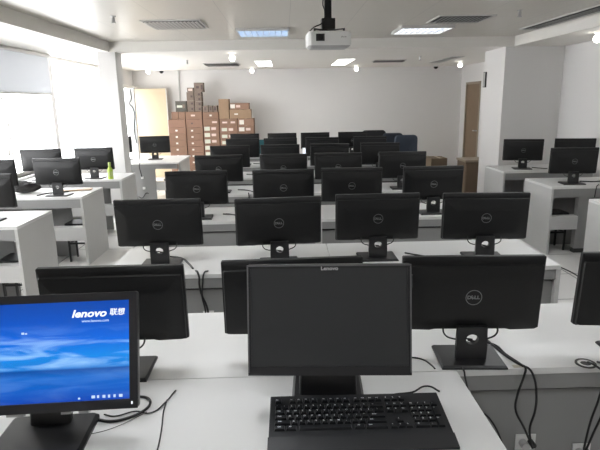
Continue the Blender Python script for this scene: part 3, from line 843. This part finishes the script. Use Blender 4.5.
# ------------------------------------------------------------------ loose cables
def cab(label, pts, r, group=None, name='cable'):
    o0 = pts[0]
    o = tube(name, [tuple(p[i]-o0[i] for i in range(3)) for p in pts], r); o.location = o0
    tag(o, label, 'cable', group); return o
z0 = .7545
cab('thick black cable looping out right of the blue lit screen', [(-.60, 1.475, z0), (-.55, 1.462, z0), (-.503, 1.478, z0), (-.462, 1.52, z0), (-.456, 1.56, z0), (-.475, 1.59, z0), (-.52, 1.60, z0)], .0042)
cab('thin black cable running to the forked tip right of the blue lit screen', [(-.585, 1.50, z0), (-.55, 1.488, z0), (-.49, 1.512, z0), (-.442, 1.50, z0), (-.405, 1.565, z0), (-.393, 1.612, z0), (-.388, 1.63, z0)], .0024)
cab('thin black cable leading down the foreground desk to its near edge', [(-.405, 1.575, z0-.001), (-.402, 1.51, z0-.001), (-.388, 1.42, z0-.001), (-.378, 1.33, z0-.001), (-.372, 1.2, z0-.001)], .0022)
cab('pale grey thin wire curving on the foreground desk below the blue screen', [(-.60, 1.40, z0-.002), (-.55, 1.42, z0-.002), (-.50, 1.46, z0-.002), (-.455, 1.51, z0-.002)], .001)
# right of the near silver ring logo monitor, over the desk front
cab('black cable from the ring logo monitor over the front edge of the nearest row', [(.72, 1.94, z0), (.80, 1.905, z0), (.815, 1.82, z0), (.838, 1.735, z0), (.842, 1.708, .755), (.835, 1.700, .73), (.815, 1.695, .66), (.812, 1.695, .60), (.845, 1.69, .53), (.878, 1.69, .46)], .0042, 'cables over the desk fronts')
cab('second black cable beside it over the front edge of the nearest row', [(.79, 1.95, z0), (.80, 1.87, z0), (.815, 1.79, z0), (.84, 1.725, z0), (.852, 1.706, .755), (.868, 1.700, .73), (.884, 1.695, .65), (.884, 1.695, .59), (.868, 1.69, .52), (.885, 1.69, .44)], .0042, 'cables over the desk fronts')
cab('black cable hanging beside the foreground desk corner in front of the nearest row', [(.60, 1.80, z0), (.612, 1.74, z0), (.618, 1.706, .755), (.622, 1.698, .73), (.655, 1.692, .63), (.72, 1.69, .565), (.765, 1.69, .48), (.80, 1.69, .36)], .0034, 'cables over the desk fronts')
cab('black cable hanging from the ring grommet at the right picture edge', [(1.085, 1.74, z0), (1.095, 1.708, .757), (1.122, 1.700, .73), (1.115, 1.695, .64), (1.09, 1.69, .54), (1.078, 1.69, .43)], .004, 'cables over the desk fronts')
cab('second black cable hanging at the right picture edge', [(1.12, 1.74, z0), (1.135, 1.708, .757), (1.148, 1.700, .72), (1.14, 1.695, .60), (1.105, 1.69, .49), (1.082, 1.69, .41)], .004, 'cables over the desk fronts')
cab('black cable curled behind the foreground desk corner', [(.44, 1.82, z0), (.49, 1.80, z0), (.515, 1.75, z0), (.52, 1.725, z0)], .003)
cab('black cable crossing the desk right of the leftmost monitor in the second row', [(-.76, 3.25, z0), (-.67, 3.21, z0), (-.60, 3.09, z0), (-.555, 2.985, z0)], .006)
cab('black cable hanging down the front of the second row on the left', [(-.53, 2.94, z0), (-.51, 2.885, .757), (-.503, 2.877, .735), (-.505, 2.876, .70), (-.495, 2.876, .63), (-.470, 2.876, .56), (-.462, 2.876, .51)], .006)
cab('second black cable hanging down the front of the second row on the left', [(-.46, 2.93, z0), (-.475, 2.882, .757), (-.485, 2.874, .70), (-.492, 2.872, .62), (-.480, 2.872, .55), (-.475, 2.872, .50)], .005)
cab('dark cable lying across the floor at the right', [(2.70, 5.35, .006), (2.775, 5.07, .006), (2.80, 4.85, .006), (2.758, 4.62, .006), (2.70, 4.45, .006)], .006)
cab('black cable beside the monitor with the wooden board on the second left side desk', [(-2.42, 5.92, z0), (-2.52, 5.88, z0), (-2.62, 5.82, z0), (-2.67, 5.70, z0)], .008)
cab('black cable behind the monitor in the third row, right part', [(1.00, 4.62, z0), (1.05, 4.55, z0), (1.11, 4.50, z0), (1.17, 4.49, z0)], .006)
for (x, y, dx, lab) in ((.40, 2.99, -.10, 'black cable from the third monitor of the second row lying on the desk'),
                        (.74, 3.20, .12, 'black cable right of the third monitor stand of the second row'),
                        (-.20, 3.13, -.12, 'black cable left of the second monitor stand of the second row')):
    cab(lab, [(x, y, z0), (x+dx*.5, y-.05, z0), (x+dx, y-.09, z0), (x+dx*1.4, y-.10, z0)], .005)
for r, yy, xx in ((3, 4.47, -.45), (4, 5.76, -.43), (5, 7.02, -.42), (6, 8.27, -.40)):
    cab('black cable on the desk beside the leftmost monitor, %s centre row' % ords[r-1], [(xx-.10, yy+.05, z0), (xx-.02, yy+.02, z0), (xx+.05, yy-.06, z0), (xx+.08, yy-.12, z0)], .006, 'cables beside the left monitors')
    cab('short black cable hanging on the desk front at left, %s centre row' % ords[r], [(xx+.05, rowfront[r]+.05, z0), (xx+.058, rowfront[r]-.002, .757), (xx+.06, rowfront[r]-.010, .735), (xx+.062, rowfront[r]-.010, .68), (xx+.07, rowfront[r]-.008, .60)], .006, 'cables on the row fronts at left')
cab('black cables lying behind the monitor on the nearer right side desk', [(3.34, 5.90, z0), (3.46, 5.84, z0), (3.55, 5.86, z0), (3.70, 5.80, z0)], .008)
cab('black cable hanging over the front of the nearer right side desk', [(3.42, 5.66, z0), (3.38, 5.60, z0), (3.345, 5.562, .752), (3.335, 5.558, .70), (3.33, 5.558, .63)], .005)
cab('black cable lying right of the stand on the far right side desk', [(3.38, 7.18, z0), (3.44, 7.10, z0), (3.52, 7.02, z0)], .006)
# ring grommet and plug, sticker
e = empty('cable_grommet', (1.075, 1.735, DZ)); tag(e, 'round black and white cable grommet on the desk at the right picture edge', 'grommet')
def ringmesh(name, ro, ri, h, m, par):
    n = 28; bm = bmesh.new()
    loft(bm, [[(math.cos(2*PI*i/n)*r, math.sin(2*PI*i/n)*r, z) for i in range(n)] for r, z in ((ri, 0.0005), (ro, 0.0005), (ro, h), (ri, h))], cap=False)
    mesh_obj(name, bm, m, par)
ringmesh('rim', .036, .028, .004, 'blk_s', e); ringmesh('inner_ring', .027, .018, .003, 'white_pl', e)
bm = bmesh.new(); cyl(bm, (0, 0, .0005), .0175, .0012, n=24); mesh_obj('cap', bm, 'blk_s', e)
def plug(label, x, y, z, s=1):
    e = empty('power_plug', (x, y, z)); tag(e, label, 'plug', 'plugs on the desk fronts')
    bm = bmesh.new(); box(bm, -.035*s, .035*s, -.004, .0, -.03*s, .03*s, bev=.002); mesh_obj('face_plate', bm, 'white_pl', e)
    bm = bmesh.new(); cyl(bm, (-.01*s, -.034, 0), .014*s, .03, 'y', 14); mesh_obj('plug_body', bm, 'steel', e, True)
    bm = bmesh.new(); cyl(bm, (.016*s, -.034, .004), .010*s, .03, 'y', 14); mesh_obj('plug_body', bm, 'blk_s', e, True)
plug('white socket with two plugs low on the nearest row front, right of the foreground desk', .882, 1.744, .43, 1.1)
plug('white socket with plugs on the front of the second row at left', -.468, 2.914, .49, .9)
plug('white socket with plugs on the nearest row front at the right picture edge', 1.10, 1.744, .385, 1.0)
bm = bmesh.new(); box(bm, .806, .846, 1.722, 1.742, DZ+.0002, DZ+.0012)
tag(mesh_obj('sticker', bm, 'beige'), 'small beige sticker on the front edge of the nearest row desk', 'sticker')

# ------------------------------------------------------------------ small items on the left desks
e = empty('drink_bottle', (-2.272, 6.925, DZ)); tag(e, 'yellow green drink bottle standing on the third left side desk', 'bottle')
bm = bmesh.new(); lathe(bm, [(.032, 0), (.034, .01), (.034, .115), (.030, .135), (.016, .160), (.015, .172)], n=20); mesh_obj('bottle_body', bm, 'green', e, True)
bm = bmesh.new(); lathe(bm, [(.035, .035), (.035, .10)], n=20); mesh_obj('label_band', bm, 'green2', e, True)
bm = bmesh.new(); lathe(bm, [(.019, .170), (.019, .205), (.016, .215), (.001, .216)], n=16); mesh_obj('bottle_cap', bm, 'green2', e, True)
o = bbx('wooden_board', (-.16, .16, -.06, .06, 0, .014), 'wood', None, .003); o.location = (-2.37, 6.03, DZ); o.rotation_euler = (0, 0, R(14))
tag(o, 'small pale wooden board lying beside the monitor stand, second left side desk', 'wooden board')
# dark soft bag
bm = bmesh.new()
bmesh.ops.create_icosphere(bm, subdivisions=4, radius=1)
from mathutils import noise as mn
for v in bm.verts:
    p = v.co.copy(); d = 1 + .22*mn.noise(p*1.7+Vector((3, 1, 2))) + .08*mn.noise(p*5)
    v.co = Vector((p.x*.165*d, p.y*.10*d, max(0, (p.z*.5+.5)*.125*d)))
    if p.x < 0: v.co.z *= 1.1
o = mesh_obj('soft_bag', bm, 'bag', None, True); o.location = (-2.90, 5.93, DZ); tag(o, 'dark soft cloth bag lying between the monitors, second left side desk', 'bag')

# white post on the far left desk
e = empty('white_post', (-2.525, 9.12, DZ)); tag(e, 'slim white upright post on the far left desk in front of the cream door', 'post')
bm = bmesh.new(); box(bm, -.05, .055, -.035, .035, .012, 1.20, bev=.006); mesh_obj('post_shaft', bm, 'white_pl', e)
bm = bmesh.new(); box(bm, -.09, .09, -.06, .06, 0, .012, bev=.003); mesh_obj('post_foot', bm, 'white_pl', e)
tube('cable', [(.0, -.040, 1.18), (.0, -.042, 1.0), (-.03, -.045, .96), (.02, -.045, .88), (.04, -.045, .74), (.03, -.042, .68), (.015, -.042, .5), (.035, -.042, .3)], .007, 'cable', e)

# little lit display in the sixth row
e = empty('small_display', (.34, 8.50, DZ)); tag(e, 'tiny lit white display between two far monitors in the middle of the rows', 'display')
bbx('display_stand', (-.02, .02, -.01, .03, 0, .12), 'white_pl', e); bbx('display_case', (-.068, .068, -.01, .015, .118, .218), 'white_pl', e, .004)
bm = bmesh.new(); box(bm, -.058, .058, -.012, -.0102, .128, .208); mesh_obj('display_screen', bm, emis('white_display', (.85, .88, 1), 1.0), e)
bm = bmesh.new(); box(bm, .0, .035, -.0135, -.0122, .155, .18); mesh_obj('display_mark', bm, 'navy2', e)

# ------------------------------------------------------------------ cartons against the back wall
BX = [('c1',-2.573,-2.192,1.164,1.338,1),('c1',-2.573,-2.192,1.028,1.164,1),('c1',-2.573,-2.192,.887,1.028,1),('c1',-2.573,-2.192,.746,.887,1),('c1',-2.573,-2.192,.605,.746,1),('c1',-2.573,-2.192,.464,.605,1),('c1',-2.573,-2.192,.323,.464,1),('c1',-2.573,-2.192,0,.323,1),
('c2',-2.181,-1.816,1.338,1.501,1),('c2',-2.181,-1.816,1.157,1.338,1),('c2',-2.181,-1.816,1.021,1.157,1),('c2',-2.181,-1.816,.88,1.021,1),('c2',-2.181,-1.816,.739,.88,1),('c2',-2.181,-1.816,.598,.739,1),('c2',-2.181,-1.816,.457,.598,1),('c2',-2.181,-1.816,.316,.457,1),('c2',-2.181,-1.816,0,.316,1),
('c3',-1.803,-1.455,1.34,1.487,2),('c3',-1.803,-1.455,1.194,1.34,2),('c3',-1.803,-1.455,1.058,1.194,2),('c3',-1.803,-1.455,.917,1.058,2),('c3',-1.803,-1.455,.776,.917,2),('c3',-1.803,-1.455,.635,.776,2),('c3',-1.803,-1.455,.494,.635,2),('c3',-1.803,-1.455,.353,.494,2),('c3',-1.803,-1.455,.212,.353,2),('c3',-1.803,-1.455,0,.212,2),
('c4',-1.444,-1.049,1.176,1.333,2),('c4',-1.444,-1.049,1.022,1.176,2),('c4',-1.444,-1.049,.881,1.022,2),('c4',-1.444,-1.049,.74,.881,2),('c4',-1.444,-1.049,.599,.74,2),('c4',-1.444,-1.049,.458,.599,2),('c4',-1.444,-1.049,.317,.458,2),('c4',-1.444,-1.049,0,.317,2),
('c5',-1.04,-.681,1.176,1.333,2),('c5',-1.04,-.681,1.022,1.176,2),('c5',-1.04,-.681,.881,1.022,2),('c5',-1.04,-.681,.74,.881,2),('c5',-1.04,-.681,.599,.74,2),('c5',-1.04,-.681,.458,.599,2),('c5',-1.04,-.681,.317,.458,2),('c5',-1.04,-.681,0,.317,2),
('r1',-2.50,-2.345,1.338,1.501,0),('r1',-2.341,-2.188,1.338,1.501,0),
('dark',-2.40,-2.150,1.501,1.735,3),
('a',-2.140,-1.980,1.735,1.923,4),('a',-2.140,-1.980,1.618,1.735,4),('a',-2.140,-1.980,1.501,1.618,4),
('b',-1.970,-1.815,1.818,1.921,4),('b',-1.970,-1.815,1.718,1.818,4),('b',-1.970,-1.815,1.611,1.718,4),('b',-1.970,-1.815,1.501,1.611,4),
('w',-2.120,-1.975,1.923,2.018,5),('t',-1.965,-1.765,1.921,2.121,7),
('s',-1.800,-1.680,1.487,1.630,4),('s',-1.672,-1.580,1.487,1.628,4),('s',-1.572,-1.480,1.487,1.626,4),
('big',-1.447,-1.222,1.333,1.762,6),('f',-1.215,-.738,1.333,1.531,8),('e',-1.195,-.775,1.531,1.671,9)]
cname = {'c1': 'leftmost tall stack beside the cream door', 'c2': 'second tall stack from the left', 'c3': 'third tall stack from the left', 'c4': 'fourth tall stack from the left', 'c5': 'rightmost tall stack',
         'a': 'left column atop the pile', 'b': 'right column atop the pile', 's': 'row of three beside the tall yellowish carton'}
on = ['topmost', 'second from the top', 'third from the top', 'fourth from the top', 'fifth from the top', 'sixth from the top', 'seventh from the top', 'eighth from the top', 'ninth from the top', 'lowest']
tot = {}
for b in BX: tot[b[0]] = tot.get(b[0], 0)+1
cnt = {}
for i, (n, x0, x1, za, zb, k) in enumerate(BX):
    j = cnt.get(n, 0); cnt[n] = j+1
    g = .0015
    w = x1-x0; h = zb-za
    dep = .46 if n[0] == 'c' else (.34 if n in ('f', 'e', 'dark', 'big') else .26)
    yf = 12.04 + random.uniform(-.012, .012) + (0 if n[0] == 'c' else .03)
    e = empty('carton', ((x0+x1)/2, yf+dep/2, za+ (g if za > 0 else 0)))
    hw, hd = w/2-.003, dep/2; hh = h-2*g
    if n in ('c1', 'c2', 'c3', 'c4', 'c5', 'a', 'b'):
        pos = 'lowest' if j == tot[n]-1 else on[j]
        lab = '%s %s, %s' % ('small grey brown box' if n in 'ab' else 'brown cardboard carton', pos, cname[n])
    elif n == 's': lab = 'small dark printed box, %s in the %s' % (('left', 'middle', 'right')[j], cname[n])
    elif n == 'r1': lab = 'small plain brown carton, %s of two lying on the leftmost tall stack' % ('left', 'right')[j]
    else: lab = {'dark': 'dark printed box with pale picture on top of the left stacks', 'w': 'small box with a white label near the top of the pile', 't': 'grey brown box at the very top of the carton pile',
                 'big': 'tall yellowish carton standing on the fourth stack', 'f': 'wide yellowish carton under the flatter one, upper right of the pile', 'e': 'flatter labelled carton on top of the upper right pile'}[n]
    tag(e, lab, 'cardboard box', 'cartons piled against the back wall')
    ml = {3: 'carton_dark', 4: 'carton_grey', 5: 'carton_grey', 7: 'carton_grey'}.get(k)
    if n in ('big', 'f', 'e'): ml = cards[3]
    if n == 'e': ml = cards[1]
    if ml is None: ml = cards[random.randrange(3)]
    bm = bmesh.new(); box(bm, -hw, hw, -hd, hd, 0, hh, bev=.003); mesh_obj('carton_body', bm, ml, e)
    labs = []
    if k == 1:
        labs = [(-.02 if n == 'c1' else -.06, .045, .035, 'label')] if not (n == 'c1' and j == 0) else []
        if n == 'c2' and j == 0: labs = [(-.02, .09, .035, 'label_pink'), ]
        if n == 'c2' and j == 1: labs = [(-.05, .04, .03, 'label_dark')]
    if k == 2:
        if n == 'c3' and j == 0: labs = [(.0, .05, .035, 'label')]
        elif n == 'c3' and j == 1: labs = [(.08, .11, .04, 'label_pink')]
        elif n in ('c4', 'c5') and j == 0: labs = [(-.08, .11, .035, 'label_pink')] + ([(-.10, .10, .09, 'label')] if n == 'c5' else [(.10, .10, .04, 'label_pink')])
        else: labs = [(-.095, .12, .085 if n != 'c4' else .07, 'label_g' if n != 'c5' else 'label'), (.05, .10, .055, 'label_pink')]
        if n == 'c5' and j == 0: labs = [(-.09, .10, .095, 'label'), ]
    if k == 3: labs = [(-.03, .12, .05, 'label_g'), (.06, .05, .08, 'carton_grey')]
    if k == 4: labs = [(.03 if n != 's' else 0, .045, .045 if n != 's' else .07, 'label_dark')]
    if k == 5: labs = [(.0, .09, .05, 'label_pink')]
    if k == 7: labs = [(-.02, .06, .05, 'label_dark'), (.07, .04, .10, 'label_dark')]
    if k == 8: labs = [(-.09, .08, .03, 'label')]
    if k == 9: labs = [(-.16, .10, .085, 'label'), (-.03, .09, .05, 'label_pink')]
    for (lx, lw, lh, lm) in labs:
        if hh < .3: cz = hh*.5
        else: cz = hh*.6
        lh = min(lh, hh*.8); lx = max(-hw+lw/2+.004, min(hw-lw/2-.004, lx))
        bm = bmesh.new(); box(bm, lx-lw/2, lx+lw/2, -hd-.0012, -hd-.0002, cz-lh/2, cz+lh/2); mesh_obj('carton_label', bm, lm, e)
    if k in (6, 8, 9) or n in ('c4', 'c5'):
        bm = bmesh.new(); box(bm, -.025, .025, -hd-.0008, hd, hh, hh+.0006); mesh_obj('packing_tape', bm, 'tape', e)

# ------------------------------------------------------------------ right background: box, cabinet, chairs
e = empty('carton', (2.88, 10.0, 0)); tag(e, 'plain brown carton on the floor left of the low wooden cabinet', 'cardboard box')
bm = bmesh.new(); box(bm, -.17, .13, -.2, .2, 0, .615, bev=.004); mesh_obj('carton_body', bm, 'carton_old', e)
bm = bmesh.new(); box(bm, -.025, .025, -.2006, .2, .615, .6155); mesh_obj('packing_tape', bm, 'tape', e)
e = empty('low_cabinet', (3.58, 9.55, 0)); tag(e, 'low brown wooden cabinet with beige top, half hidden behind the white pillar', 'cabinet')
bm = bmesh.new(); box(bm, -.38, .38, -.22, .25, .03, .585); mesh_obj('cabinet_body', bm, 'cabwood', e)
bm = bmesh.new(); box(bm, -.40, .40, -.25, .26, .585, .625, bev=.004); mesh_obj('cabinet_top', bm, 'cabtop', e)
for s in (-1, 1):
    bm = bmesh.new(); box(bm, min(s*.01, s*.37), max(s*.01, s*.37), -.24, -.222, .06, .56, bev=.002); d = mesh_obj('cabinet_door', bm, 'cabwood', e)
    bm = bmesh.new(); box(bm, s*.05-.006, s*.05+.006, -.255, -.241, .28, .38); mesh_obj('door_handle', bm, 'steel', d)
bm = bmesh.new(); box(bm, -.36, .36, -.2, .23, 0, .03); mesh_obj('plinth', bm, 'metal_blk', e)

def chair(label, x, y, top, w, m, rz=0):
    e = empty('office_chair', (x, y, 0), R(rz)); tag(e, label, 'chair', 'padded chairs by the back wall')
    def rg(yy, sc, z0, z1): return [(px*sc, yy, (z0+z1)/2+pz*sc) for px, pz in rrect(w, z1-z0, .07, 5)]
    bm = bmesh.new(); loft(bm, [rg(-.045, .93, .50, top), rg(-.03, 1, .50, top), rg(.02, 1, .50, top), rg(.035, .93, .50, top)]); mesh_obj('backrest', bm, m, e, True)
    bm = bmesh.new(); loft(bm, [[(px, py+.27, z) for px, py in rrect(w*s2, .46*s2, .07, 5)] for z, s2 in ((.40, .93), (.42, 1), (.46, 1), (.485, .93))]); mesh_obj('seat', bm, m, e, True)
    for sx in (-1, 1):
        for yy in (.06, .46):
            bm = bmesh.new(); cyl(bm, (sx*(w/2-.06), yy, 0), .012, .41, n=10); mesh_obj('leg', bm, 'metal_blk', e)
        bm = bmesh.new(); box(bm, sx*(w/2-.08)-.012, sx*(w/2-.08)+.012, .0, .02, .42, .60); mesh_obj('back_bracket', bm, 'metal_blk', e)
chair('dark padded chair with rounded back, leftmost of three beyond the farthest monitors', 1.87, 11.25, 1.07, .50, 'blkfab')
chair('dark navy padded chair, middle of three beyond the farthest monitors', 2.14, 10.60, 1.045, .40, 'navy')
chair('slate blue padded chair, rightmost of three beyond the farthest monitors', 2.26, 9.95, 1.045, .42, 'navy2')
chair('teal chair back showing between the far left monitors in front of the cartons', -.40, 10.3, .985, .34, 'teal')
